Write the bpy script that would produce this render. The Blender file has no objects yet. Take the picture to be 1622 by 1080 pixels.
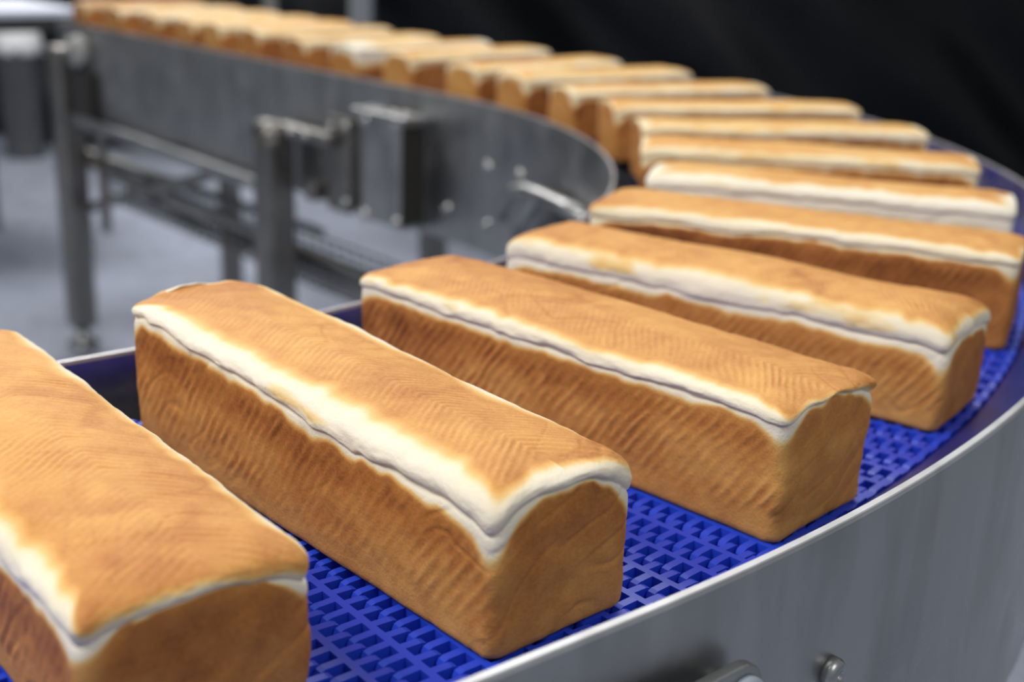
import bpy, bmesh, math, random
import numpy as np
from mathutils import Matrix, Vector

S = bpy.context.scene
COL = S.collection
R_ = math.radians

# ------------------------------------------------------------------ camera
F_PX, PITCH, ROLL, CAM_H = 2019.556, 0.31313, 0.0366, 0.39223
cam = bpy.data.cameras.new('camera')
cam_o = bpy.data.objects.new('camera', cam)
COL.objects.link(cam_o)
fw = Vector((0, math.cos(PITCH), -math.sin(PITCH)))
rt = Vector((1, 0, 0))
up = rt.cross(fw)
r2 = rt * math.cos(ROLL) + up * math.sin(ROLL)
u2 = up * math.cos(ROLL) - rt * math.sin(ROLL)
M = Matrix.Identity(4)
for i in range(3):
    M[i][0], M[i][1], M[i][2] = r2[i], u2[i], -fw[i]
M[2][3] = CAM_H
cam_o.matrix_world = M
cam.sensor_fit = 'HORIZONTAL'
cam.sensor_width = 36.0
cam.lens = F_PX / 1622 * 36.0
cam.clip_start = 0.02
cam.clip_end = 60
cam.dof.use_dof = True
cam.dof.focus_distance = 0.80
cam.dof.aperture_fstop = 4.1
S.camera = cam_o

# ------------------------------------------------------------------ light, exposure
S.view_settings.view_transform = 'Standard'
S.view_settings.look = 'None'
S.view_settings.exposure = 0.17
S.view_settings.gamma = 1.0
S.view_settings.use_curve_mapping = False
w = bpy.data.worlds.new('hall_light')
S.world = w
w.use_nodes = True
bg = w.node_tree.nodes['Background']
bg.inputs[0].default_value = (0.93, 0.97, 1.0, 1)
bg.inputs[1].default_value = 0.24


def area(name, loc, target, size, size_y, power, color=(1, 1, 1)):
    l = bpy.data.lights.new(name, 'AREA')
    l.shape = 'RECTANGLE'
    l.size, l.size_y, l.energy, l.color = size, size_y, power, color
    o = bpy.data.objects.new(name, l)
    COL.objects.link(o)
    o.location = loc
    d = Vector(target) - Vector(loc)
    o.rotation_euler = d.to_track_quat('-Z', 'Y').to_euler()
    return o


area('ceiling_lamp_key', (-1.7, 0.2, 2.3), (0.0, 1.2, 0), 1.8, 1.4, 63, (1.0, 0.975, 0.94))
area('added_fill_front', (1.5, -0.9, 2.4), (0.0, 1.1, 0), 1.6, 1.6, 20, (1.0, 0.98, 0.95))  # unseen fill light added to lift the loaf end faces
area('ceiling_lamp_back', (0.6, 3.6, 2.9), (0.1, 1.8, 0), 2.4, 1.2, 54, (1.0, 0.98, 0.95))
area('ceiling_lamp_far', (-2.4, 6.4, 2.9), (-2.0, 5.4, 0), 2.0, 2.0, 140, (1.0, 0.98, 0.96))

# ------------------------------------------------------------------ layout of the conveyor
CX, CY = -1.11827, 2.05065
A0, A1 = R_(-51.0), R_(41.0)
FLOOR_Z = -1.13
R_IN, R_OUT = 1.268, 1.8868
G_IN, G_OUT = 0.0310, 0.0550
S_END, S_START = 2.24, 0.62


def frame(s):
    """station along the line: s>0 straight run-out, s<0 measured on radius 1.58 back round the bend, then infeed.
    returns origin fn(R)->xy, outward normal, travel tangent"""
    Rm = 1.58
    if s >= 0:
        n = np.array([math.cos(A1), math.sin(A1)])
        t = np.array([-n[1], n[0]])
        return (lambda R: np.array([CX, CY]) + n * R + t * s), n, t
    a = A1 + s / Rm
    if a >= A0:
        n = np.array([math.cos(a), math.sin(a)])
        t = np.array([-n[1], n[0]])
        return (lambda R: np.array([CX, CY]) + n * R), n, t
    d = (A0 - a) * Rm
    n = np.array([math.cos(A0), math.sin(A0)])
    t = np.array([-n[1], n[0]])
    return (lambda R: np.array([CX, CY]) + n * R - t * d), n, t


S_BEND = -(A1 - A0) * 1.58


def ang_s(deg):
    return (R_(deg) - A1) * 1.58


def at(s, R, z):
    f, n, t = frame(s)
    q = f(R)
    return Vector((q[0], q[1], z))


# ------------------------------------------------------------------ materials
def mat(name):
    m = bpy.data.materials.new(name)
    m.use_nodes = True
    nt = m.node_tree
    return m, nt, nt.nodes['Principled BSDF']


def N(nt, typ, **kw):
    n = nt.nodes.new(typ)
    for k, v in kw.items():
        if k.startswith('i_'):
            n.inputs[k[2:].replace('_', ' ')].default_value = v
        else:
            setattr(n, k, v)
    return n


def ramp(nt, stops):
    n = nt.nodes.new('ShaderNodeValToRGB')
    el = n.color_ramp.elements
    while len(el) < len(stops):
        el.new(0.5)
    for e, (p, c) in zip(el, stops):
        e.position = p
        e.color = (*c, 1)
    return n


def srgb(r, g, b):
    f = lambda v: (v / 255 / 12.92) if v / 255 <= 0.04045 else ((v / 255 + 0.055) / 1.055) ** 2.4
    return (f(r), f(g), f(b))


def steel(name, base=(0.5, 0.5, 0.51), rough=0.34, brushed=True, metallic=1.0, smudge=0.12):
    m, nt, b = mat(name)
    tc = N(nt, 'ShaderNodeTexCoord')
    b.inputs['Metallic'].default_value = metallic
    n1 = N(nt, 'ShaderNodeTexNoise', i_Scale=9.0, i_Detail=4.0, i_Roughness=0.6)
    nt.links.new(tc.outputs['Object'], n1.inputs['Vector'])
    mr = N(nt, 'ShaderNodeMapRange')
    mr.inputs[1].default_value, mr.inputs[2].default_value = 0.35, 0.7
    mr.inputs[3].default_value, mr.inputs[4].default_value = rough - smudge * 0.5, rough + smudge
    nt.links.new(n1.outputs['Fac'], mr.inputs[0])
    nt.links.new(mr.outputs[0], b.inputs['Roughness'])
    cr = ramp(nt, [(0.3, tuple(c * 0.8 for c in base)), (0.62, base)])
    nt.links.new(n1.outputs['Fac'], cr.inputs['Fac'])
    # long soft rub marks down the sheet
    mp2 = N(nt, 'ShaderNodeMapping')
    mp2.inputs['Scale'].default_value = (17, 17, 4)
    nt.links.new(tc.outputs['Object'], mp2.inputs['Vector'])
    n3 = N(nt, 'ShaderNodeTexNoise', i_Scale=1.0, i_Detail=3.0)
    nt.links.new(mp2.outputs['Vector'], n3.inputs['Vector'])
    cr2 = ramp(nt, [(0.34, (0.80, 0.80, 0.79)), (0.52, (1, 1, 1))])
    nt.links.new(n3.outputs['Fac'], cr2.inputs['Fac'])
    mx = N(nt, 'ShaderNodeMix', data_type='RGBA', blend_type='MULTIPLY')
    mx.inputs[0].default_value = 1.0
    nt.links.new(cr.outputs['Color'], mx.inputs[6])
    nt.links.new(cr2.outputs['Color'], mx.inputs[7])
    nt.links.new(mx.outputs[2], b.inputs['Base Color'])
    if brushed:
        mp = N(nt, 'ShaderNodeMapping')
        mp.inputs['Scale'].default_value = (420, 420, 6)
        nt.links.new(tc.outputs['Object'], mp.inputs['Vector'])
        n2 = N(nt, 'ShaderNodeTexNoise', i_Scale=1.0, i_Detail=2.0)
        nt.links.new(mp.outputs['Vector'], n2.inputs['Vector'])
        bp = N(nt, 'ShaderNodeBump', i_Strength=0.06, i_Distance=0.001)
        nt.links.new(n2.outputs['Fac'], bp.inputs['Height'])
        nt.links.new(bp.outputs['Normal'], b.inputs['Normal'])
    return m


def plain(name, col, rough=0.5, metallic=0.0, noise=0.0, scale=20, spec=0.5):
    m, nt, b = mat(name)
    b.inputs['Roughness'].default_value = rough
    b.inputs['Metallic'].default_value = metallic
    b.inputs['Specular IOR Level'].default_value = spec
    if noise:
        tc = N(nt, 'ShaderNodeTexCoord')
        n1 = N(nt, 'ShaderNodeTexNoise', i_Scale=float(scale), i_Detail=5.0)
        nt.links.new(tc.outputs['Object'], n1.inputs['Vector'])
        cr = ramp(nt, [(0.3, tuple(c * (1 - noise) for c in col)), (0.7, tuple(min(1, c * (1 + noise)) for c in col))])
        nt.links.new(n1.outputs['Fac'], cr.inputs['Fac'])
        nt.links.new(cr.outputs['Color'], b.inputs['Base Color'])
    else:
        b.inputs['Base Color'].default_value = (*col, 1)
    return m


STEEL = steel('brushed_steel', (0.45, 0.45, 0.455), 0.36)
STEEL_DARK = steel('weathered_steel', (0.30, 0.29, 0.28), 0.42)
STEEL_BRIGHT = steel('polished_edge_steel', (0.60, 0.60, 0.62), 0.4, False, 0.6, 0.04)
BOLT = steel('bolt_steel', (0.5, 0.5, 0.5), 0.3, False)
BELT = plain('blue_belt_plastic', srgb(36, 70, 208), 0.38, 0, 0.06, 30, 0.5)
GUIDE = plain('dark_blue_wear_strip', srgb(34, 40, 120), 0.28, 0, 0.2, 9)
BED = plain('belt_bed_plastic', srgb(10, 18, 60), 0.5)
NYLON = plain('pale_nylon', srgb(165, 175, 188), 0.45)
BLACK_CLOTH = plain('black_cloth', (0.0135, 0.014, 0.0185), 0.42, 0, 0.2, 3, 0.5)


def floor_material():
    m, nt, b = mat('sealed_concrete')
    tc = N(nt, 'ShaderNodeTexCoord')
    n1 = N(nt, 'ShaderNodeTexNoise', i_Scale=0.9, i_Detail=3.0)
    n2 = N(nt, 'ShaderNodeTexNoise', i_Scale=14.0, i_Detail=5.0)
    for n in (n1, n2):
        nt.links.new(tc.outputs['Object'], n.inputs['Vector'])
    mx = N(nt, 'ShaderNodeMix', data_type='FLOAT')
    mx.inputs[0].default_value = 0.3
    nt.links.new(n1.outputs['Fac'], mx.inputs[2])
    nt.links.new(n2.outputs['Fac'], mx.inputs[3])
    cr = ramp(nt, [(0.35, srgb(132, 136, 150)), (0.6, srgb(172, 180, 197))])
    nt.links.new(mx.outputs[0], cr.inputs['Fac'])
    nt.links.new(cr.outputs['Color'], b.inputs['Base Color'])
    b.inputs['Roughness'].default_value = 0.42
    return m


def bread_material():
    m, nt, b = mat('bread_crust')
    at_ = N(nt, 'ShaderNodeAttribute', attribute_name='tone')
    tc = N(nt, 'ShaderNodeTexCoord')
    fine = N(nt, 'ShaderNodeTexNoise', i_Scale=420.0, i_Detail=4.0, i_Roughness=0.65)
    mid = N(nt, 'ShaderNodeTexNoise', i_Scale=60.0, i_Detail=4.0, i_Roughness=0.6)
    for n in (fine, mid):
        nt.links.new(tc.outputs['Object'], n.inputs['Vector'])
    # tone + small mottling (scaled by the tone itself so the white stays clean)
    a1 = N(nt, 'ShaderNodeMath', operation='SUBTRACT')
    a1.inputs[1].default_value = 0.5
    nt.links.new(mid.outputs['Fac'], a1.inputs[0])
    a2 = N(nt, 'ShaderNodeMath', operation='MULTIPLY')
    nt.links.new(a1.outputs[0], a2.inputs[0])
    nt.links.new(at_.outputs['Fac'], a2.inputs[1])
    a3 = N(nt, 'ShaderNodeMath', operation='MULTIPLY_ADD')
    a3.inputs[1].default_value = 0.38
    nt.links.new(a2.outputs[0], a3.inputs[0])
    nt.links.new(at_.outputs['Fac'], a3.inputs[2])
    b1 = N(nt, 'ShaderNodeMath', operation='SUBTRACT')
    b1.inputs[1].default_value = 0.5
    nt.links.new(fine.outputs['Fac'], b1.inputs[0])
    b2 = N(nt, 'ShaderNodeMath', operation='MULTIPLY')
    nt.links.new(b1.outputs[0], b2.inputs[0])
    nt.links.new(at_.outputs['Fac'], b2.inputs[1])
    b3 = N(nt, 'ShaderNodeMath', operation='MULTIPLY_ADD')
    b3.inputs[1].default_value = 0.28
    nt.links.new(b2.outputs[0], b3.inputs[0])
    nt.links.new(a3.outputs[0], b3.inputs[2])
    cr = ramp(nt, [(0.0, srgb(238, 231, 217)), (0.13, srgb(238, 221, 183)), (0.28, srgb(232, 193, 126)),
                   (0.48, srgb(219, 162, 90)), (0.68, srgb(186, 122, 62)), (0.84, srgb(148, 88, 42)), (1.0, srgb(104, 58, 28))])
    nt.links.new(b3.outputs[0], cr.inputs['Fac'])
    nt.links.new(cr.outputs['Color'], b.inputs['Base Color'])
    b.inputs['Roughness'].default_value = 0.62
    b.inputs['Specular IOR Level'].default_value = 0.28
    bump = N(nt, 'ShaderNodeBump', i_Strength=0.40, i_Distance=0.0012)
    nt.links.new(fine.outputs['Fac'], bump.inputs['Height'])
    bump2 = N(nt, 'ShaderNodeBump', i_Strength=0.26, i_Distance=0.0035)
    nt.links.new(mid.outputs['Fac'], bump2.inputs['Height'])
    nt.links.new(bump.outputs['Normal'], bump2.inputs['Normal'])
    nt.links.new(bump2.outputs['Normal'], b.inputs['Normal'])
    return m


BREAD = bread_material()


# ------------------------------------------------------------------ object helpers
def obj(name, bm_or_me, m, parent=None, smooth=False, bevel=0.0):
    if isinstance(bm_or_me, bmesh.types.BMesh):
        me = bpy.data.meshes.new(name)
        bm_or_me.normal_update()
        bm_or_me.to_mesh(me)
        bm_or_me.free()
    else:
        me = bm_or_me
    if not me.materials:
        me.materials.append(m)
    if smooth:
        for p in me.polygons:
            p.use_smooth = True
    o = bpy.data.objects.new(name, me)
    COL.objects.link(o)
    if parent is not None:
        o.parent = parent
    if bevel:
        md = o.modifiers.new('edge', 'BEVEL')
        md.width, md.segments, md.limit_method = bevel, 2, 'ANGLE'
    return o


def thing(name, label, cat, loc=(0, 0, 0), rotz=0.0, group=None):
    o = bpy.data.objects.new(name, None)
    o.empty_display_size = 0.05
    COL.objects.link(o)
    o.location = loc
    o.rotation_euler = (0, 0, rotz)
    tag(o, label, cat, group)
    return o


def tag(o, label=None, cat=None, group=None, kind=None):
    if label:
        o['label'] = label
    if cat:
        o['category'] = cat
    if group:
        o['group'] = group
    if kind:
        o['kind'] = kind
    return o


def box(bm, c, size, rotz=0.0, mtx=None):
    mm = Matrix.Translation(Vector(c)) @ Matrix.Rotation(rotz, 4, 'Z') @ Matrix.Diagonal((*size, 1))
    if mtx is not None:
        mm = mtx @ mm
    bmesh.ops.create_cube(bm, size=1.0, matrix=mm)
    return bm


def tube(bm, p, q, r, seg=16, r_end=None):
    p, q = Vector(p), Vector(q)
    d = q - p
    mm = Matrix.Translation((p + q) / 2) @ d.to_track_quat('Z', 'Y').to_matrix().to_4x4()
    bmesh.ops.create_cone(bm, cap_ends=True, segments=seg, radius1=r, radius2=r if r_end is None else r_end, depth=d.length, matrix=mm)
    return bm


def bar(bm, p, q, wd, ht, roll=0.0):
    """rectangular tube from p to q"""
    p, q = Vector(p), Vector(q)
    d = q - p
    mm = Matrix.Translation((p + q) / 2) @ d.to_track_quat('Z', 'Y').to_matrix().to_4x4() @ Matrix.Rotation(roll, 4, 'Z') @ Matrix.Diagonal((wd, ht, d.length, 1))
    bmesh.ops.create_cube(bm, size=1.0, matrix=mm)
    return bm


def path_tube(pts, r, seg=10):
    bm = bmesh.new()
    rings = []
    pts = [Vector(p) for p in pts]
    for i, p in enumerate(pts):
        d = (pts[min(i + 1, len(pts) - 1)] - pts[max(i - 1, 0)]).normalized()
        q = d.to_track_quat('Z', 'Y')
        rings.append([bm.verts.new(p + q @ Vector((r * math.cos(2 * math.pi * k / seg), r * math.sin(2 * math.pi * k / seg), 0))) for k in range(seg)])
    for a, b in zip(rings, rings[1:]):
        for k in range(seg):
            bm.faces.new((a[k], a[(k + 1) % seg], b[(k + 1) % seg], b[k]))
    bm.faces.new(list(reversed(rings[0])))
    bm.faces.new(rings[-1])
    return bm


def stations(s0, s1, step=0.035):
    n = max(2, int((s1 - s0) / step))
    ss = set(np.linspace(s0, s1, n + 1).tolist())
    for k in (0.0, S_BEND):
        if s0 < k < s1:
            ss.add(k)
    return sorted(ss)


def sweep(profile, s0, s1, step=0.035):
    """closed (R,z) profile swept along the line"""
    bm = bmesh.new()
    rings = []
    for s in stations(s0, s1, step):
        rings.append([bm.verts.new(at(s, R, z)) for R, z in profile])
    n = len(profile)
    for a, b in zip(rings, rings[1:]):
        for k in range(n):
            bm.faces.new((a[k], a[(k + 1) % n], b[(k + 1) % n], b[k]))
    bm.faces.new(rings[0])
    bm.faces.new(list(reversed(rings[-1])))
    bmesh.ops.recalc_face_normals(bm, faces=bm.faces)
    return bm


def lathe(profile, seg=20):
    """(r,z) profile turned about z"""
    bm = bmesh.new()
    rings = []
    for r, z in profile:
        if r < 1e-6:
            rings.append([bm.verts.new((0, 0, z))])
        else:
            rings.append([bm.verts.new((r * math.cos(2 * math.pi * k / seg), r * math.sin(2 * math.pi * k / seg), z)) for k in range(seg)])
    for a, b in zip(rings, rings[1:]):
        for k in range(seg):
            k2 = (k + 1) % seg
            if len(a) == 1 and len(b) == 1:
                continue
            if len(a) == 1:
                bm.faces.new((a[0], b[k], b[k2]))
            elif len(b) == 1:
                bm.faces.new((a[k], a[k2], b[0]))
            else:
                bm.faces.new((a[k], a[k2], b[k2], b[k]))
    bmesh.ops.recalc_face_normals(bm, faces=bm.faces)
    return bm


# ------------------------------------------------------------------ setting
bm = bmesh.new()
box(bm, (0, 4.5, FLOOR_Z - 0.05), (24, 18, 0.1))
o = obj('floor', bm, floor_material())
tag(o, 'pale blue grey sealed concrete floor', None, None, 'structure')

bm = bmesh.new()
box(bm, (0, 9.6, 1.2), (24, 0.1, 4.8))
o = obj('wall_back', bm, plain('dark_wall', (0.02, 0.02, 0.023), 0.7, 0, 0.2, 2))
tag(o, 'dark back wall of the hall behind the black drape', None, None, 'structure')

# black drape with diagonal folds
bm = bmesh.new()
nx, nz = 220, 60
rng = np.random.default_rng(5)
gx = np.linspace(-6.0, 6.5, nx)
gz = np.linspace(FLOOR_Z + 0.01, 3.2, nz)
grid = []
for j, z in enumerate(gz):
    row = []
    for i, x in enumerate(gx):
        w_ = x + 0.9 * z
        y = 8.75 + 0.17 * math.sin(2.3 * w_ + 0.6 * math.sin(1.3 * x)) + 0.09 * math.sin(4.9 * w_ + 1.4 * z + 1.0) + 0.05 * math.sin(1.7 * x - 1.1 * z) + 0.02 * math.sin(9.0 * x + 5 * z)
        row.append(bm.verts.new((x, y, z)))
    grid.append(row)
for j in range(nz - 1):
    for i in range(nx - 1):
        bm.faces.new((grid[j][i], grid[j][i + 1], grid[j + 1][i + 1], grid[j + 1][i]))
bmesh.ops.solidify(bm, geom=bm.faces[:], thickness=0.004)
o = obj('curtain', bm, BLACK_CLOTH, None, True)
tag(o, 'black drape with loose folds hanging behind the conveyor', 'curtain')

# ------------------------------------------------------------------ conveyor
CONV = thing('conveyor', 'curved stainless steel conveyor with a blue plastic mesh belt carrying bread', 'conveyor')
S0 = S_BEND - S_START

# side guards
t = 0.0055
OUT_BOT, IN_BOT = -0.255, -0.30
STEEL_OUT = steel('guard_steel', (0.50, 0.50, 0.505), 0.33, True, 1.0, 0.16)
obj('outer_guard', sweep([(R_OUT, OUT_BOT), (R_OUT, G_OUT - 0.003), (R_OUT - t, G_OUT - 0.003), (R_OUT - t, OUT_BOT + 0.004), (R_OUT - 0.05, OUT_BOT + 0.004), (R_OUT - 0.05, OUT_BOT)], S0, S_END, 0.02), STEEL_OUT, CONV)
o = obj('guard_edge', sweep([(R_OUT + 0.0004, G_OUT - 0.003), (R_OUT - 0.0002, G_OUT - 0.0003), (R_OUT - 0.001, G_OUT + 0.0002), (R_OUT - 0.0055, G_OUT + 0.0002), (R_OUT - 0.006, G_OUT - 0.003)], S0, S_END, 0.02), STEEL_BRIGHT, CONV, False)
obj('inner_guard', sweep([(R_IN, IN_BOT), (R_IN, G_IN - 0.003), (R_IN + t, G_IN - 0.003), (R_IN + t, IN_BOT + 0.004), (R_IN + 0.05, IN_BOT + 0.004), (R_IN + 0.05, IN_BOT)], S0, S_END, 0.02), STEEL, CONV)
obj('guard_edge', sweep([(R_IN - 0.0004, G_IN - 0.003), (R_IN + 0.0002, G_IN), (R_IN + 0.004, G_IN), (R_IN + 0.0046, G_IN - 0.003)], S0, S_END, 0.02), STEEL_BRIGHT, CONV)
# bed under the belt, wear strips along the belt edges
B_IN, B_OUT = 1.352, 1.8235
obj('belt_bed', sweep([(B_IN - 0.012, -0.034), (B_IN - 0.012, -0.020), (R_OUT - 0.006, -0.020), (R_OUT - 0.006, -0.034)], S0, S_END, 0.05), BED, CONV)
obj('side_channel', sweep([(R_IN + 0.006, -0.058), (R_IN + 0.006, -0.052), (B_IN + 0.01, -0.052), (B_IN + 0.01, -0.058)], S0, S_END, 0.05), STEEL_DARK, CONV)
obj('wear_strip', sweep([(B_OUT + 0.0015, -0.019), (B_OUT + 0.0015, -0.001), (B_OUT + 0.006, 0.002), (R_OUT - 0.0055, 0.004), (R_OUT - 0.0055, -0.019)], S0, S_END, 0.02), GUIDE, CONV)


# belt link: cross bar with staggered fingers to both sides (local x = outwards, y = travel)
def belt_link_mesh():
    bm = bmesh.new()
    cx = (B_IN + B_OUT) / 2
    half = (B_OUT - B_IN) / 2
    box(bm, (0, 0, -0.0065), (2 * half, 0.0052, 0.013))
    pitch = 0.0152
    n = int(2 * half / pitch)

    def finger(x, sg):
        wdt = 0.0029
        prof = [(0.002, 0.0), (0.0140, -0.0003), (0.0172, -0.0014), (0.0188, -0.0045), (0.0190, -0.0095), (0.016, -0.013), (0.002, -0.013)]
        L = [bm.verts.new((x - wdt, sg * y, z)) for y, z in prof]
        Rr = [bm.verts.new((x + wdt, sg * y, z)) for y, z in prof]
        k = len(prof)
        for i in range(k):
            j = (i + 1) % k
            bm.faces.new((L[i], L[j], Rr[j], Rr[i]))
        bm.faces.new(L)
        bm.faces.new(list(reversed(Rr)))
    for i in range(n + 1):
        x = -half + 0.0035 + i * pitch
        if x < half - 0.003:
            finger(x, 1)
        if x + pitch * 0.5 < half - 0.003:
            finger(x + pitch * 0.5, -1)
    # solid edge tabs on the outer end
    box(bm, (half - 0.004, 0.006, -0.0068), (0.008, 0.012, 0.0125))
    bmesh.ops.recalc_face_normals(bm, faces=bm.faces)
    me = bpy.data.meshes.new('belt_link')
    bm.to_mesh(me)
    bm.free()
    me.materials.append(BELT)
    return me


link_me = belt_link_mesh()
PITCH_A = R_(0.97)
P_S = PITCH_A * 1.58          # station step round the bend
P_LIN = PITCH_A * B_OUT       # full pitch on the straights


def add_link(s):
    f, n, tt = frame(s)
    q = f((B_IN + B_OUT) / 2)
    o = bpy.data.objects.new('belt_link', link_me)
    COL.objects.link(o)
    o.parent = CONV
    o.location = (q[0], q[1], 0)
    o.rotation_euler = (0, 0, math.atan2(n[1], n[0]))


s = 0.0
while s > S_BEND:
    add_link(s)
    s -= P_S
while s > S0 + 0.02:
    add_link(s)
    s -= P_LIN
s = P_LIN
while s < S_END - 0.02:
    add_link(s)
    s += P_LIN


# ---- fittings on the walls (children of the conveyor)
def wall_frame(s, R, z, outward=True):
    """matrix with local z along the wall's face normal, x along travel, y up"""
    f, n, tt = frame(s)
    q = f(R)
    nn = n if outward else -n
    x = Vector((-tt[0], -tt[1], 0)) if outward else Vector((tt[0], tt[1], 0))
    zc = Vector((nn[0], nn[1], 0))
    y = Vector((0, 0, 1))
    x = y.cross(zc)
    m = Matrix.Identity(4)
    for i in range(3):
        m[i][0], m[i][1], m[i][2] = x[i], y[i], zc[i]
    m[0][3], m[1][3], m[2][3] = q[0], q[1], z
    return m


def bolt_at(mtx, r=0.008, name='bolt', parent=None, m=None, washer=True):
    parent = parent or CONV
    prof = [(0, 0)]
    if washer:
        prof += [(r * 1.45, 0), (r * 1.45, r * 0.22), (r * 1.0, r * 0.24)]
    else:
        prof += [(r, 0)]
    prof += [(r, r * 0.45), (r * 0.86, r * 0.72), (r * 0.5, r * 0.84), (0.32 * r, r * 0.84), (0.30 * r, r * 0.6), (0, r * 0.6)]
    b = lathe(prof, 18)
    bmesh.ops.transform(b, matrix=mtx, verts=b.verts)
    return obj(name, b, m or BOLT, parent, True)


# inner wall bolts (seen across the bend)
for deg, z in ((33.96, -0.104), (27.67, -0.098), (33.9, -0.231)):
    bolt_at(wall_frame(ang_s(deg), R_IN, z, False), 0.010)


def mount_box(s_mid, width, z0, z1, depth, name='bracket_box', m=None):
    mtx = wall_frame(s_mid, R_IN - 0.0005, (z0 + z1) / 2, False)
    b = bmesh.new()
    box(b, (0, 0, depth / 2), (width, z1 - z0, depth), 0, mtx)
    return obj(name, b, m or STEEL, CONV, False, 0.004)


# sheet steel housing with flange and bolts
hb = mount_box(0.155, 0.165, -0.285, -0.035, 0.075, 'bracket_box', STEEL)
mtx = wall_frame(0.155, R_IN - 0.0755, -0.16, False)
for x, y in ((-0.068, 0.112), (0.06, 0.118), (-0.068, -0.112), (0.06, -0.108)):
    bolt_at(mtx @ Matrix.Translation((x, y, 0)), 0.011, 'bolt', hb, BOLT)
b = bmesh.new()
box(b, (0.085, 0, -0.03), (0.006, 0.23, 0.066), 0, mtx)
obj('side_shade_plate', b, plain('painted_side_shade', srgb(40, 38, 34), 0.5), hb, False, 0.002)  # dark plate added to paint in the shade on the box's unlit side
b = bmesh.new()
box(b, (0, 0, 0), (0.21, 0.012, 0.085), 0, wall_frame(0.155, R_IN - 0.043, -0.028, False))
obj('top_flange', b, BOLT, hb, False, 0.002)
for dx in (-0.06, -0.02, 0.03, 0.075):
    f_, n_, t_ = frame(0.155 - dx)
    q = f_(R_IN - 0.06)
    bolt_at(Matrix.Translation((q[0], q[1], -0.022)), 0.010, 'bolt', hb, BOLT)
bolt_at(wall_frame(0.0, R_IN, -0.225, False), 0.010)


# legs
def leg(s, R, size, ztop, name='leg', m=None, lean=0.0):
    m = m or STEEL_DARK
    f_, n_, t_ = frame(s)
    q = f_(R)
    b = bmesh.new()
    box(b, (q[0], q[1], (ztop + FLOOR_Z + 0.07) / 2), (size, size, ztop - FLOOR_Z - 0.07), math.atan2(n_[1], n_[0]))
    lg = obj(name, b, m, CONV, False, size * 0.18)
    ft = lathe([(0, 0), (size * 0.62, 0), (size * 0.62, 0.012), (size * 0.3, 0.026), (size * 0.24, 0.03), (size * 0.24, 0.075), (0, 0.075)], 18)
    bmesh.ops.translate(ft, vec=(q[0], q[1], FLOOR_Z), verts=ft.verts)
    obj('foot', ft, BOLT, lg, True)
    return lg


# centre leg with its rounded head and mounting plates
lg = leg(0.655, R_IN - 0.07, 0.088, -0.145)
b = bmesh.new()
mtx = wall_frame(0.665, R_IN - 0.07, -0.145, False)
tube(b, mtx @ Vector((-0.039, 0, 0)), mtx @ Vector((0.039, 0, 0)), 0.039, 24)
obj('post_cap', b, STEEL_DARK, lg, True)
b = bmesh.new()
box(b, (0, 0, 0.012), (0.10, 0.24, 0.024), 0, wall_frame(0.42, R_IN - 0.0005, -0.19, False))
pl = obj('mounting_plate', b, STEEL_DARK, CONV, False, 0.006)
for x, y in ((-0.03, 0.09), (0.035, 0.1), (0.035, -0.09)):
    bolt_at(wall_frame(0.42, R_IN - 0.025, -0.19, False) @ Matrix.Translation((x, y, 0)), 0.010, 'bolt', pl)
b = bmesh.new()
mtx = wall_frame(0.53, R_IN - 0.001, -0.125, False)
box(b, (0, 0, 0.045), (0.25, 0.035, 0.045), 0, mtx)
obj('bracket_arm', b, STEEL_DARK, CONV, False, 0.01)
bolt_at(mtx @ Matrix.Translation((0.03, 0.0, 0.068)), 0.011)
bolt_at(mtx @ Matrix.Translation((-0.04, 0.0, 0.068)), 0.011)
bolt_at(wall_frame(0.535, R_IN - 0.03, -0.275, False), 0.014)
b = bmesh.new()
box(b, (0, 0, 0.02), (0.05, 0.05, 0.04), 0, wall_frame(0.535, R_IN, -0.275, False))
obj('bracket_block', b, STEEL_DARK, CONV, False, 0.006)

# end leg pair
leg(2.135, R_IN - 0.03, 0.092, -0.045)
leg(2.10, R_OUT - 0.05, 0.07, -0.06)
leg(0.80, R_OUT - 0.05, 0.07, -0.06)
leg(ang_s(-22), R_OUT - 0.10, 0.07, -0.06)
leg(ang_s(-22), R_IN + 0.10, 0.07, -0.06)

# frame tubes between the legs
b = bmesh.new()
bar(b, at(2.16, R_IN - 0.03, -0.287), at(0.78, R_IN - 0.04, -0.300), 0.036, 0.036)
obj('frame_tube', b, STEEL, CONV, False, 0.008)
b = bmesh.new()
bar(b, at(2.16, R_IN + 0.02, -0.45), at(-0.02, R_IN + 0.0, -0.47), 0.030, 0.030)
obj('frame_tube', b, STEEL_DARK, CONV, False, 0.006)
b = bmesh.new()
bar(b, at(1.05, R_IN, -0.31), at(2.12, R_IN, -0.62), 0.034, 0.034)
obj('diagonal_brace', b, STEEL_DARK, CONV, False, 0.006)
b = bmesh.new()
bar(b, at(2.14, R_IN + 0.02, -0.42), at(1.35, R_OUT - 0.1, -0.62), 0.03, 0.03)
obj('diagonal_brace', b, STEEL_DARK, CONV, False, 0.006)
b = bmesh.new()
bar(b, at(2.05, R_IN + 0.05, -0.31), at(2.05, R_IN + 0.05, -0.70), 0.035, 0.035)
obj('cable_conduit', b, STEEL_DARK, CONV, False, 0.01)
# conveyor end: roller cap and end plate
b = bmesh.new()
tube(b, at(2.02, R_IN - 0.045, -0.055), at(2.02, R_IN - 0.001, -0.055), 0.052, 28)
obj('roller_cap', b, plain('grey_cap', srgb(160, 160, 158), 0.5), CONV, True)
b = bmesh.new()
box(b, (0, 0, 0.02), (0.17, 0.16, 0.04), 0, wall_frame(2.02, R_IN, -0.20, False))
obj('motor_plate', b, plain('dark_motor_paint', srgb(48, 44, 44), 0.5), CONV, False, 0.008)

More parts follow.
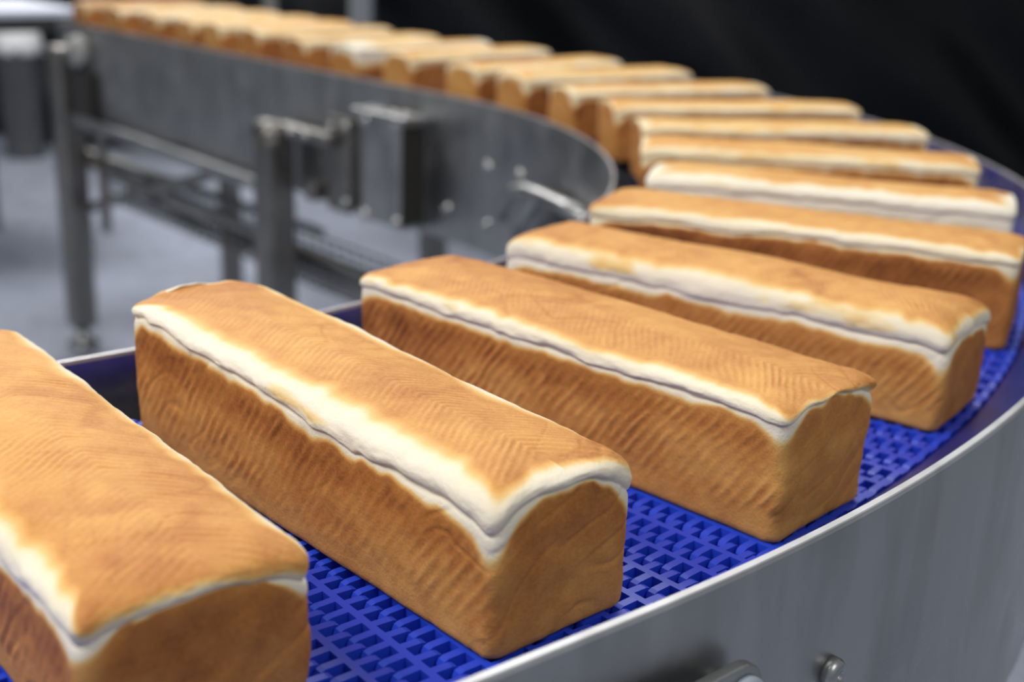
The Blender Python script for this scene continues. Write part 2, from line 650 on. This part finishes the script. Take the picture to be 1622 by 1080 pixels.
# wire basket cable tray hung under the frame
tray = bmesh.new()
t0, t1 = 0.25, 1.95
for k in range(6):
    R = R_IN + 0.0 + 0.03 * k
    tube(tray, at(t0, R, -0.545), at(t1, R, -0.545), 0.0035, 6)
for k in range(3):
    for R in (R_IN, R_IN + 0.15):
        tube(tray, at(t0, R, -0.52 + 0.025 * k), at(t1, R, -0.52 + 0.025 * k), 0.0035, 6)
for s in np.arange(t0, t1, 0.05):
    tube(tray, at(s, R_IN, -0.548), at(s, R_IN + 0.15, -0.548), 0.003, 6)
    for R in (R_IN, R_IN + 0.15):
        tube(tray, at(s, R, -0.548), at(s, R, -0.468), 0.003, 6)
o = obj('cable_tray', tray, STEEL_DARK, CONV)
o['kind'] = 'stuff'
o = obj('cable', path_tube([at(s, R_IN + 0.06 + 0.03 * math.sin(4 * s), -0.53 + 0.006 * math.sin(9 * s)) for s in np.linspace(t0, t1, 40)], 0.011), plain('black_cable', (0.02, 0.02, 0.022), 0.5), CONV, True)
o = obj('cable', path_tube([at(s, R_IN + 0.10 + 0.02 * math.sin(3 * s + 1), -0.53 + 0.006 * math.sin(7 * s)) for s in np.linspace(t0, t1, 40)], 0.008), bpy.data.materials['black_cable'], CONV, True)

# bent handle clamp on the inner wall of the bend
pts = [at(ang_s(28.5), R_IN - 0.03, -0.19), at(ang_s(26.8), R_IN - 0.045, -0.155), at(ang_s(24.8), R_IN - 0.05, -0.12), at(ang_s(22.0), R_IN - 0.045, -0.103), at(ang_s(18.5), R_IN - 0.04, -0.10), at(ang_s(14), R_IN - 0.03, -0.098), at(ang_s(8), R_IN - 0.015, -0.094)]
o = obj('clamp_handle', path_tube(pts, 0.015, 12), STEEL, CONV, True)
pts = [at(ang_s(25.0), R_IN - 0.03, -0.21), at(ang_s(23), R_IN - 0.04, -0.17), at(ang_s(21), R_IN - 0.04, -0.13), at(ang_s(19.5), R_IN - 0.04, -0.105)]
obj('clamp_arm', path_tube(pts, 0.014, 12), STEEL, CONV, True)
b = bmesh.new()
box(b, (0, 0, 0.012), (0.17, 0.05, 0.024), 0, wall_frame(ang_s(12), R_IN, -0.125, False))
obj('clamp_base', b, plain('dark_bracket', (0.03, 0.03, 0.032), 0.45), CONV, False, 0.006)

# outer wall: flat bar with rounded end, nylon washer and bolts
mtx = wall_frame(ang_s(-48.85), R_OUT, -0.010, True)
b = bmesh.new()
prof = [(-0.26, -0.019), (0.0, -0.019)]
prof = [(-0.30, -0.0185)] + [(0.0185 * math.cos(a), 0.0185 * math.sin(a)) for a in np.linspace(-math.pi / 2, math.pi / 2, 14)] + [(-0.30, 0.0185)]
lo = [b.verts.new(mtx @ Vector((x, y, 0.010))) for x, y in prof]
hi = [b.verts.new(mtx @ Vector((x, y, 0.018))) for x, y in prof]
b.faces.new(list(reversed(lo)))
b.faces.new(hi)
for i in range(len(prof)):
    j = (i + 1) % len(prof)
    b.faces.new((lo[i], lo[j], hi[j], hi[i]))
bmesh.ops.recalc_face_normals(b, faces=b.faces)
rb = obj('rail_bar', b, STEEL, CONV, False, 0.0012)
b = bmesh.new()
tube(b, mtx @ Vector((0, 0, 0)), mtx @ Vector((0, 0, 0.0105)), 0.008, 16)
obj('spacer', b, BOLT, rb, True)
b = lathe([(0.0, 0), (0.0165, 0), (0.0165, 0.004), (0.0145, 0.006), (0.0095, 0.006), (0.0095, 0.004), (0, 0.004)], 28)
bmesh.ops.transform(b, matrix=mtx @ Matrix.Translation((0, -0.004, 0.018)), verts=b.verts)
obj('washer', b, NYLON, rb, True)
bolt_at(mtx @ Matrix.Translation((0, -0.004, 0.022)), 0.0085, 'bolt', rb, BOLT, False)
bolt_at(wall_frame(ang_s(-45.3), R_OUT, -0.050, True), 0.0105, 'bolt', None, BOLT, False)


# ------------------------------------------------------------------ bread
def vnoise(p, seed=0):
    """smooth value noise, p (n,3) -> (-1..1)"""
    p = np.asarray(p, float) + seed * 17.31
    i = np.floor(p).astype(np.int64)
    f = p - i
    f = f * f * f * (f * (f * 6 - 15) + 10)

    def h(ix, iy, iz):
        n = (ix * 374761393 + iy * 668265263 + iz * 2147483647 + seed * 1274126177) & 0xFFFFFFFF
        n = ((n ^ (n >> 13)) * 1274126177) & 0xFFFFFFFF
        n = (n ^ (n >> 16)) & 0xFFFF
        return n / 32767.5 - 1.0
    out = 0
    for dx in (0, 1):
        for dy in (0, 1):
            for dz in (0, 1):
                wgt = (f[:, 0] if dx else 1 - f[:, 0]) * (f[:, 1] if dy else 1 - f[:, 1]) * (f[:, 2] if dz else 1 - f[:, 2])
                out = out + wgt * h(i[:, 0] + dx, i[:, 1] + dy, i[:, 2] + dz)
    return out


def fbm(p, seed, octv=3):
    a, s_, o = 1.0, 1.0, 0
    for k in range(octv):
        o = o + a * vnoise(p * s_, seed + k * 7)
        a *= 0.5
        s_ *= 2.1
    return o


def sstep(a, b, x):
    t_ = np.clip((x - a) / (b - a), 0, 1)
    return t_ * t_ * (3 - 2 * t_)


def wrinkle(a, b, seed, ang, along, across, thr):
    ca, sa = math.cos(ang), math.sin(ang)
    x_ = (a * ca + b * sa) * along
    y_ = (-a * sa + b * ca) * across
    y_ = y_ + 0.9 * vnoise(np.c_[a * 18, b * 18, np.zeros(len(a))], seed + 3)
    r = 1 - np.abs(vnoise(np.c_[x_, y_, np.zeros(len(a))], seed))
    return np.clip(r - thr, 0, 1) / (1 - thr)


def loaf_mesh(L, W, H, seed, nper, nlow, nup, P):
    """rows of a rounded outline from the base up to the crease, then over the roll to the centre line of the top.
    P: options. Returns verts, tone, faces by part"""
    hw = W / 2
    cr = P.get('corner', 0.009)
    # outline of a rounded rectangle, u along, v across
    segs = []
    nu = int(nper * 0.5 * (L / (L + W)) * 0.94)
    nv = int(nper * 0.5 * (W / (L + W)) * 0.94)
    nc = max(5, (nper - 2 * nu - 2 * nv) // 4)
    nu, nv = max(nu, 12), max(nv, 6)
    us = np.linspace(cr, L - cr, nu, endpoint=False)
    vs = np.linspace(-hw + cr, hw - cr, nv, endpoint=False)
    ac = np.linspace(0, np.pi / 2, nc, endpoint=False)
    pts = [np.c_[us, np.full(nu, -hw)],
           np.c_[L - cr + cr * np.sin(ac), -hw + cr - cr * np.cos(ac)],
           np.c_[np.full(nv, L), vs],
           np.c_[L - cr + cr * np.cos(ac), hw - cr + cr * np.sin(ac)],
           np.c_[L - us, np.full(nu, hw)],
           np.c_[cr - cr * np.sin(ac), hw - cr + cr * np.cos(ac)],
           np.c_[np.zeros(nv), -vs],
           np.c_[cr - cr * np.cos(ac), -hw + cr - cr * np.sin(ac)]]
    O = np.concatenate(pts)
    n = len(O)
    Cc = np.c_[np.clip(O[:, 0], hw, L - hw), np.zeros(n)]
    D = Cc - O
    Dn = np.linalg.norm(D, axis=1)[:, None]
    u, v = O[:, 0], O[:, 1]
    # weights: how much this outline point belongs to an end face
    du = np.minimum(u, L - u)
    endw = 1 - sstep(0.0, 0.010, du)
    corner = np.exp(-((np.minimum(u, L - u)) ** 2 + (hw - np.abs(v)) ** 2) / 0.014 ** 2)
    z3 = lambda k: np.c_[u * k, v * k, np.zeros(n)]
    arch = P.get('arch', 0.013) * endw * np.clip(1 - (v / hw) ** 2, 0, 1)
    zc = H + arch + 0.0028 * fbm(z3(14), seed + 1, 2) + 0.0016 * fbm(z3(55), seed + 2, 2) - 0.004 * corner
    zc = zc + P.get('crease_tilt', 0.0) * (u / L - 0.5)
    Ht = P.get('top', 0.108) - 0.004
    tops = Ht + P.get('top_tilt', 0.0) * (Cc[:, 0] / L - 0.5) + 0.002 * vnoise(np.c_[Cc * 9, np.zeros(n)], seed + 3)
    wlow = P.get('wlow', 0.008) * (1 - endw * (1 - P.get('endlow', 0.5))) * (1 + 0.45 * vnoise(z3(30), seed + 4)) + 0.014 * corner * P.get('cornerw', 1.0) + 0.0010 * vnoise(z3(110), seed + 14)
    wup = P.get('wup', 0.022) * (1 + 0.30 * vnoise(z3(16), seed + 5) + 0.15 * vnoise(z3(70), seed + 6))
    wup = wup * (1 - endw * (1 - np.where(u < L / 2, P.get('endw_in', P.get('endw', 0.55)), P.get('endw', 0.55)))) * np.where(v > 0, P.get('backw', 0.8), 1.0)
    wup = wup * (1 + P.get('taper', 0.0) * (u / L - 0.5))
    rows, tones, dist = [], [], []
    # ---- lower body
    zt = np.concatenate([np.array([0, 0.012, 0.035, 0.07]), np.linspace(0.12, 1, nlow - 4)])
    for k, q in enumerate(zt):
        z = q * zc
        inset = 0.0012 * (1 - q)
        inset = inset + 0.0035 * np.clip(1 - z / 0.005, 0, 1) ** 2
        g = np.clip(1 - (zc - z) / 0.008, 0, 1)
        groove = P.get('groove', 1.0) * (0.45 + 0.6 * fbm(z3(24), seed + 17, 2))
        inset = inset + 0.0036 * np.clip(groove, 0.12, 1.3) * (1 - np.sqrt(np.clip(1 - g ** 2, 0, 1)))
        # slumped belly of the side
        inset = inset - 0.0012 * np.sin(np.pi * q) * (1 + vnoise(np.c_[u * 9, v * 9, np.full(n, q * 2)], seed + 8))
        along = np.where(endw > 0.5, v, u)
        # slanting tin ribs on the sides
        warp = 0.0026 * fbm(np.c_[u * 22, v * 22, z * 40], seed + 9, 2)
        ph = 2 * np.pi * ((u - P.get('slant', 0.75) * z + warp) / P.get('rib', 0.0098))
        rib = np.sin(ph) * 0.5 + 0.5
        rib = rib ** 1.6
        dash = np.clip(0.72 + 0.7 * vnoise(np.c_[(u - 0.75 * z) * 105, v * 20, (z + 0.5 * u) * 85], seed + 51), 0, 1.2)
        amp_n = dash * (0.30 + 0.70 * np.clip(fbm(np.c_[u * 16, v * 16, z * 30], seed + 10, 2) + 0.5, 0, 1))
        rf = sstep(0.010, 0.032, z) * (1 - sstep(-0.016, -0.004, z - zc)) * (1 - endw) * amp_n
        inset = inset - P.get('ribamp', 0.0009) * rib * rf
        # end faces: shallow wrinkles
        p3 = np.c_[u * 55, v * 55, z * 55]
        wr = wrinkle(v + 0 * u, z, seed + 11, 0.62, 14, 60, 0.72) * (0.3 + 0.7 * np.clip(vnoise(np.c_[v * 20, z * 20, u * 3], seed + 41) + 0.5, 0, 1))
        inset = inset + (P.get('endwr', 0.0011) * wr + 0.0011 * vnoise(np.c_[v * 30 + z * 18, z * 44 - v * 22, u * 2], seed + 42)) * endw
        wside = wrinkle(u, z, seed + 44, 0.75, 16, 55, 0.86) * np.clip(vnoise(np.c_[u * 14, v * 14, z * 20], seed + 45), 0, 1)
        inset = inset + 0.0011 * wside * (1 - endw)
        inset = inset + 0.0005 * fbm(p3, seed + 12, 2)
        pos = O + D / Dn * inset[:, None]
        rows.append(np.c_[pos, z])
        d = zc - z
        base = P.get('side', 0.66) * (1 - endw) + P.get('end', 0.70) * endw
        mott = 0.08 * fbm(np.c_[u * 10, v * 10, z * 14], seed + 13, 3)
        tn = base + mott + 0.17 * (1 - rib - 0.45) * rf * (0.6 + 0.4 * dash) * P.get('ribtone', 1.0) + 0.10 * np.exp(-((d - wlow - 0.014) / 0.012) ** 2) * (1 - 0.6 * endw)
        tn = tn - 0.07 * (1 - sstep(0.0, 0.03, z)) - 0.16 * np.exp(-(((L - u) if True else 0) ** 2 + (hw + v) ** 2) / 0.012 ** 2) * sstep(0.25, 0.7, q)
        tn = tn * sstep(wlow * 0.45, wlow * 1.15 + 0.004 * np.clip(wlow / 0.004, 0.2, 1), d)
        tn = np.maximum(tn, P.get('pale', 0.02))
        tones.append(tn)
        dist.append(np.where(d < wlow * 0.8, 0, -1))
    ncrease = len(rows) - 1
    # ---- roll and top
    rh0 = P.get('roll', 0.036)
    phs = np.linspace(-0.50, np.pi / 2 - 0.36, nup // 2)
    rise0 = math.sin(0.50)
    acc = np.zeros(n)
    prev = rows[-1]
    for k, a in enumerate(phs[1:]):
        rh = rh0 * (1 + 0.10 * vnoise(z3(20), seed + 20))
        inset = rh * (1 - np.cos(a)) + (0.0036 * np.clip(groove, 0.12, 1.3) - rh * (1 - math.cos(0.5))) * math.exp(-((a + 0.5) / 0.35) ** 2) + 0.0002 - 0.0012 * np.exp(-(a - 0.1) ** 2 * 3) * P.get('bulge', 1.0)
        b_ = (tops - zc)
        z = zc + b_ * (np.sin(a) + rise0) / (1 + rise0)
        inset = inset * (0.45 + 0.55 * np.clip(Dn[:, 0] / hw, 1, 1.5))
        lump = 0.0010 * fbm(np.c_[u * 38, v * 38, np.full(n, a * 1.2)], seed + 21, 3) * np.cos(a)
        inset = inset - lump
        pos = O + D / Dn * inset[:, None]
        z = z + (tops - 0.0014 - (zc + b_ * (math.sin(phs[-1]) + rise0) / (1 + rise0))) * sstep(0.2, phs[-1], np.full(n, a))
        cur = np.c_[pos, z]
        rows.append(cur)
    inset_last = inset
    # the two long sides meet on one ridge line of common height
    z_roll = tops - 0.0014
    q0 = inset_last / Dn[:, 0]
    m = nup - nup // 2
    for k in range(1, m + 1):
        q = q0 + (1 - q0) * (k / m)
        pos = O + D * q[:, None]
        z = tops + P.get('dome', 0.0032) * np.sin((k / m) * np.pi / 2) + z_roll - tops
        rows.append(np.c_[pos, z])
    # distance along the surface from the crease, then tone, relief on the top
    base_d = np.zeros(n)
    for k in range(ncrease + 1, len(rows)):
        base_d = base_d + np.linalg.norm(rows[k] - rows[k - 1], axis=1)
        x, y, z = rows[k].T
        top_t = P.get('toptone', 0.50)
        mott = 0.07 * fbm(np.c_[x * 16, y * 16, z * 16], seed + 30, 3) + 0.03 * vnoise(np.c_[x * 90, y * 90, z * 9], seed + 31)
        sgn = np.where(y < P.get('spine', 0.0), 1.0, -1.0)
        warp = 0.0026 * fbm(np.c_[x * 28, y * 28, z * 0], seed + 32, 2)
        ph = 2 * np.pi * ((x + sgn * P.get('herring', 0.7) * (y - P.get('spine', 0.0)) + warp) / P.get('hp', 0.0064))
        hr = np.sin(ph)
        hf = np.clip(0.7 + 0.7 * vnoise(np.c_[x * 95, y * 70, z * 0], seed + 52), 0, 1.2) * sstep(0.006, 0.018, base_d - wup) * (0.35 + 0.65 * np.clip(vnoise(np.c_[x * 14, y * 14, z * 0], seed + 33) + 0.35, 0, 1))
        crk = wrinkle(x, y, seed + 34, 0.9, 12, 46, 0.84) + wrinkle(x, y, seed + 39, -0.7, 12, 46, 0.86)
        crk = np.clip(crk, 0, 1) * np.clip(vnoise(np.c_[x * 11, y * 11, z * 0], seed + 35) + 0.15, 0, 1) * sstep(0.0, 0.01, base_d - wup)
        rows[k][:, 2] += hf * hr * P.get('hamp', 0.0002) * 1.6 - 0.0007 * crk + 0.0007 * fbm(np.c_[x * 24, y * 24, z * 0], seed + 36, 2) * hf
        tn = top_t + mott - 0.05 * hr * hf + 0.10 * crk - 0.05 * np.clip(vnoise(np.c_[x * 40, y * 120, z * 0], seed + 43) - 0.4, 0, 1) * hf
        endt = 1 - sstep(0.0, 0.05, np.minimum(x, L - x))
        tn = tn + P.get('endtone', 0.06) * endt
        tn = tn * (sstep(wup * 0.72, wup * 1.18 + 0.007, base_d) * 0.90 + 0.10 * sstep(wup * 0.1, wup * 0.8, base_d))
        # scattered toasted patches on the pale roll
        pt = np.clip(fbm(np.c_[x * 13, y * 26, z * 30], seed + 37, 3) - P.get('patch', 0.45), 0, 1) * sstep(0.004, 0.010, base_d)
        tn = np.maximum(tn, 0.40 * (1 - np.exp(-pt * 2.2)))
        if P.get('white_end'):
            we = 1 - sstep(0.05, 0.10, x)
            tn = tn * (1 - 0.9 * we)
        tn = np.maximum(tn, P.get('pale', 0.02) * (1 + 0.4 * mott / 0.07))
        tones.append(np.clip(tn, 0, 1.2))
        dist.append(np.where(base_d < wup * 0.85, 0, 1))
    V = np.concatenate(rows)
    Tn = np.concatenate(tones)
    nr = len(rows)
    idx = np.arange(n)
    nxt = (idx + 1) % n
    F, cls = [], []
    low_k = np.array([[k] for k in range(nr - 1)])
    for k in range(nr - 1):
        a_, b_ = k * n, (k + 1) * n
        F.append(np.c_[a_ + idx, a_ + nxt, b_ + nxt, b_ + idx])
        dd = (dist[k] + dist[k + 1] + dist[k][nxt] + dist[k + 1][nxt]) if True else 0
        c_ = np.where(k < ncrease, np.where(dd > -2, 0, -1), np.where(dd < 2, 0, 1))
        cls.append(c_)
    return V, Tn, np.concatenate(F), np.concatenate(cls), idx[:n][::-1]


def build_loaf(o_xy, theta, L, W, H, seed, res, P, label):
    nper, nlow, nup = res
    V, T, F, cls, base = loaf_mesh(L, W, H, seed, nper, nlow, nup, P)
    # vertex normals of the whole surface, so the three skins meet without a seam in the shading
    a, b, c, d = (V[F[:, i]] for i in range(4))
    fn = np.cross(c - a, d - b)
    vn = np.zeros_like(V)
    for i in range(4):
        for k in range(3):
            vn[:, k] += np.bincount(F[:, i], fn[:, k], len(V))
    ln = np.linalg.norm(vn, axis=1)[:, None]
    vn = vn / np.maximum(ln, 1e-12)
    vn[-len(base):] = (0, 0, 1)
    root = thing('bread_loaf', label, 'bread', (o_xy[0], o_xy[1], 0.0003), theta, 'pan loaves on the blue belt')
    for nm, sel in (('pan_crust', -1), ('white_seam', 0), ('top_crust', 1)):
        f = F[cls == sel]
        used = np.unique(f)
        if nm == 'pan_crust':
            used = np.unique(np.concatenate([used, base]))
        remap = np.full(len(V), -1)
        remap[used] = np.arange(len(used))
        polys = remap[f].tolist()
        me = bpy.data.meshes.new(nm)
        if nm == 'pan_crust':
            polys.append(remap[base].tolist())
        me.from_pydata(V[used].tolist(), [], polys)
        at_ = me.attributes.new('tone', 'FLOAT', 'POINT')
        at_.data.foreach_set('value', T[used].astype(np.float32))
        me.polygons.foreach_set('use_smooth', [True] * len(polys))
        me.update()
        nv = vn[used].copy()
        bad = ~np.isfinite(nv).all(axis=1) | (np.linalg.norm(nv, axis=1) < 0.5)
        nv[bad] = (0, 0, 1)
        me.normals_split_custom_set_from_vertices(nv.tolist())
        o = obj(nm, me, BREAD, root)
        if nm == 'white_seam':
            o['label'] = 'pale unbaked-looking split seam'
    return root


HI, MD, LO = (760, 64, 84), (420, 44, 56), (200, 24, 30)
ZC = 0.08447
fit = [(-1.0346, 0.0, 0.1473, -0.0025, 0.0007, 0.0035), (-0.8834, -0.0012, 0.016, 0.004, -0.0033, -0.0068), (-0.7359, 0.0174, -0.0255, -0.0041, 0.004, 0.0011),
       (-0.5785, 0.0005, -0.0439, 0.0088, -0.0148, -0.006), (-0.4372, -0.0098, 0.0065, 0.0156, 0.0025, 0.0), (-0.2889, -0.0069, -0.0076, -0.002, 0.0015, 0.0)]
opts = [
    dict(endlow=0.10, cornerw=0.5, groove=0.7, wup=0.021, wlow=0.004, backw=0.85, toptone=0.55, side=0.70, end=0.66, top=0.103, spine=0.006, endw=0.2, patch=0.7, hamp=0.00036, arch=0.006, hp=0.0070, endwr=0.0018),
    dict(endw_in=0.15, wup=0.024, wlow=0.0045, backw=0.75, toptone=0.55, side=0.63, end=0.68, top=0.115, endw=0.8, patch=0.30, taper=0.25, hamp=0.0002, arch=0.013, crease_tilt=-0.024, top_tilt=-0.010),
    dict(wup=0.014, wlow=0.0035, backw=0.6, toptone=0.57, side=0.65, end=0.64, top=0.108, endw=0.25, patch=0.34, hamp=0.00028, arch=0.005, cornerw=0.8),
    dict(wup=0.024, wlow=0.006, backw=0.7, toptone=0.53, side=0.58, hamp=0.0002, end=0.64, top=0.105, endw=0.7, patch=0.6, arch=0.004),
    dict(pale=0.08, wup=0.015, wlow=0.0025, backw=0.35, toptone=0.50, side=0.76, end=0.74, top=0.108, endw=0.4, patch=0.6, arch=0.005),
    dict(wup=0.030, wlow=0.014, backw=0.4, toptone=0.46, side=0.42, end=0.45, top=0.108, endw=0.9, patch=0.7),
]
labels = [
    'largest showing pan loaf, broad herringbone brown top, cut off by the frame edge',
    'pan loaf with the widest bulging white seam and its whole square end showing',
    'pan loaf with a thin white seam and strongly ribbed side, third along the belt',
    'pan loaf with a pale tan side and a cream corner, fourth along the belt',
    'pan loaf with a dark brown side and thin cream seam, fifth along the belt',
    'pan loaf with a very broad white seam and white end, sixth along the belt',
    'pan loaf with a brown side shadow line, seventh along the belt, beside the dark drape',
    'pan loaf with a faint tan seam, eighth along the belt, in the bend',
    'pan loaf with a rounded golden end, ninth along the belt, in the bend',
    'pan loaf with a bright cream tip, tenth along the belt, late in the bend',
    'pan loaf, eleventh along the belt, above the two wall bolts',
    'pan loaf, twelfth along the belt, where the bend runs into the straight',
    'pan loaf, thirteenth along the belt, first wholly on the far straight run',
    'pan loaf with a pure white inner end, on the far straight run',
    'pan loaf just beyond the white-ended one, fifteenth along the belt',
    'pan loaf, sixteenth along the belt, above the rounded leg post',
    'pan loaf, seventeenth along the belt, sixth from the discharge end',
    'pan loaf, fifth from the discharge end of the belt, blurred',
    'pan loaf, fourth from the discharge end of the belt, blurred',
    'pan loaf with a cream end, second from the discharge end by the grey roller cap',
    'small dark golden loaf, the very last on the belt at its discharge end',
]
for i, (ph, dr, dt, dL, dH, dW) in enumerate(fit):
    L, W, H = 0.4449 + dL, 0.118 + dW, ZC + dH
    Rr = 1.36146 + dr
    b0 = (CX + Rr * math.cos(ph), CY + Rr * math.sin(ph))
    if i == 1:
        # the second loaf lies turned a little more than the line, about its outer end
        e = (b0[0] + L * math.cos(ph + dt), b0[1] + L * math.sin(ph + dt))
        dt += 0.045
        L -= 0.028
        b0 = (e[0] - L * math.cos(ph + dt), e[1] - L * math.sin(ph + dt))
    P = dict(opts[i])
    H += (-0.006, 0.012, 0.0, 0.006, 0.0, 0.0)[i]
    build_loaf(b0, ph + dt, L, W, H, 100 + 31 * i, HI if i < 4 else MD, P, labels[i])

rng = random.Random(11)
k = 6
far = [ang_s(a) for a in (-7.0, 3.0, 12.3, 22.0, 31.5, 40.0)] + [0.235, 0.465, 0.69, 0.92, 1.14, 1.32, 1.54, 1.81, 2.10]
for i, s in enumerate(far):
    f_, n_, t_ = frame(s)
    q = f_((1.312, 1.315, 1.305, 1.290)[i] if i < 4 else 1.287 + rng.uniform(-0.006, 0.006))
    P = dict(wup=rng.uniform(0.018, 0.026), wlow=rng.uniform(0.0015, 0.0045), pale=0.13, backw=0.4, toptone=rng.uniform(0.36, 0.46), side=rng.uniform(0.64, 0.8),  # paler toptone: grazing light reflection painted into the far tops
             end=rng.uniform(0.55, 0.72), top=rng.uniform(0.103, 0.109), endw=rng.uniform(0.4, 1.1), patch=0.5, hamp=0.0)
    if i == 7:
        P.update(white_end=True, pale=0.03, endw=1.6, wlow=0.035)
    if i == 8 + 6:
        P.update(toptone=0.62, end=0.66, wup=0.012)
    build_loaf(q, math.atan2(n_[1], n_[0]) + rng.uniform(-0.02, 0.02), 0.445 + rng.uniform(-0.006, 0.004) + (0.028 if i < 3 else 0), 0.118, 0.0835 + rng.uniform(-0.003, 0.003), 500 + 29 * i, LO, P, labels[6 + i])

# ------------------------------------------------------------------ background things
# waste bin with white liner
bn = thing('waste_bin', 'dark grey round bin stuffed with a white liner, by the black drape', 'bin', (-3.19, 8.2, FLOOR_Z))
GREY = plain('grey_bin_plastic', srgb(92, 92, 94), 0.5, 0, 0.15, 6)
obj('bin_body', lathe([(0, 0), (0.115, 0), (0.12, 0.02), (0.135, 0.64), (0.148, 0.65), (0.148, 0.69), (0.13, 0.69), (0.128, 0.64), (0.11, 0.03), (0, 0.03)], 32), GREY, bn, True)
b = lathe([(0.137, 0.655), (0.152, 0.66), (0.15, 0.72), (0.135, 0.80), (0.10, 0.86), (0.05, 0.885), (0, 0.89)], 32)
for vtx in b.verts:
    a = math.atan2(vtx.co.y, vtx.co.x)
    rr = 1 + 0.05 * math.sin(7 * a + vtx.co.z * 20) + 0.04 * math.sin(11 * a)
    vtx.co.x *= rr
    vtx.co.y *= rr
obj('bin_liner', b, plain('white_liner', (0.85, 0.85, 0.85), 0.5), bn, True)

# take-off table behind the discharge end
tb = thing('takeoff_table', 'white topped steel take-off table beyond the discharge end of the belt', 'table', (-2.55, 5.75, FLOOR_Z), R_(41))
b = bmesh.new()
box(b, (0, 0, 1.10), (0.95, 0.8, 0.03))
obj('tabletop', b, plain('white_table_top', srgb(225, 230, 245), 0.4), tb, False, 0.004)
b = bmesh.new()
for sx, sy, dx, dy in ((0, -0.385, 0.95, 0.03), (0, 0.385, 0.95, 0.03), (-0.46, 0, 0.03, 0.74), (0.46, 0, 0.03, 0.74)):
    box(b, (sx, sy, 1.055), (dx, dy, 0.06))
obj('apron', b, plain('dark_frame_paint', srgb(52, 52, 54), 0.5), tb)
for sx, sy in ((-0.43, -0.35), (0.43, -0.35), (-0.43, 0.35), (0.25, 0.35)):
    if True:
        b = bmesh.new()
        box(b, (sx, sy, 0.49), (0.05, 0.05, 0.98))
        obj('leg', b, STEEL_DARK, tb, False, 0.005)

# machine frame in front of the drape
mf = thing('machine_frame', 'grey steel upright frame with a round knob before the black drape', 'frame', (-1.10, 8.1, FLOOR_Z))
for x, wd, m in ((-0.46, 0.09, STEEL_DARK), (0.10, 0.14, plain('grey_upright_paint', srgb(120, 124, 130), 0.45))):
    b = bmesh.new()
    box(b, (x, 0, 1.2), (wd, wd, 2.4))
    obj('upright', b, m, mf, False, 0.01)
b = bmesh.new()
box(b, (-0.18, 0, 2.35), (0.70, 0.08, 0.08))
obj('crossbar', b, STEEL_DARK, mf, False, 0.01)
b = bmesh.new()
bar(b, (-0.41, 0, 1.16), (0.03, 0, 1.16), 0.03, 0.03)
obj('rung', b, STEEL_DARK, mf)
b = lathe([(0, 0), (0.075, 0), (0.085, 0.02), (0.07, 0.05), (0, 0.055)], 24)
bmesh.ops.transform(b, matrix=Matrix.Translation((-0.20, -0.02, 1.19)) @ Matrix.Rotation(R_(90), 4, 'X'), verts=b.verts)
obj('knob', b, plain('grey_knob', srgb(150, 150, 152), 0.4), mf, True)
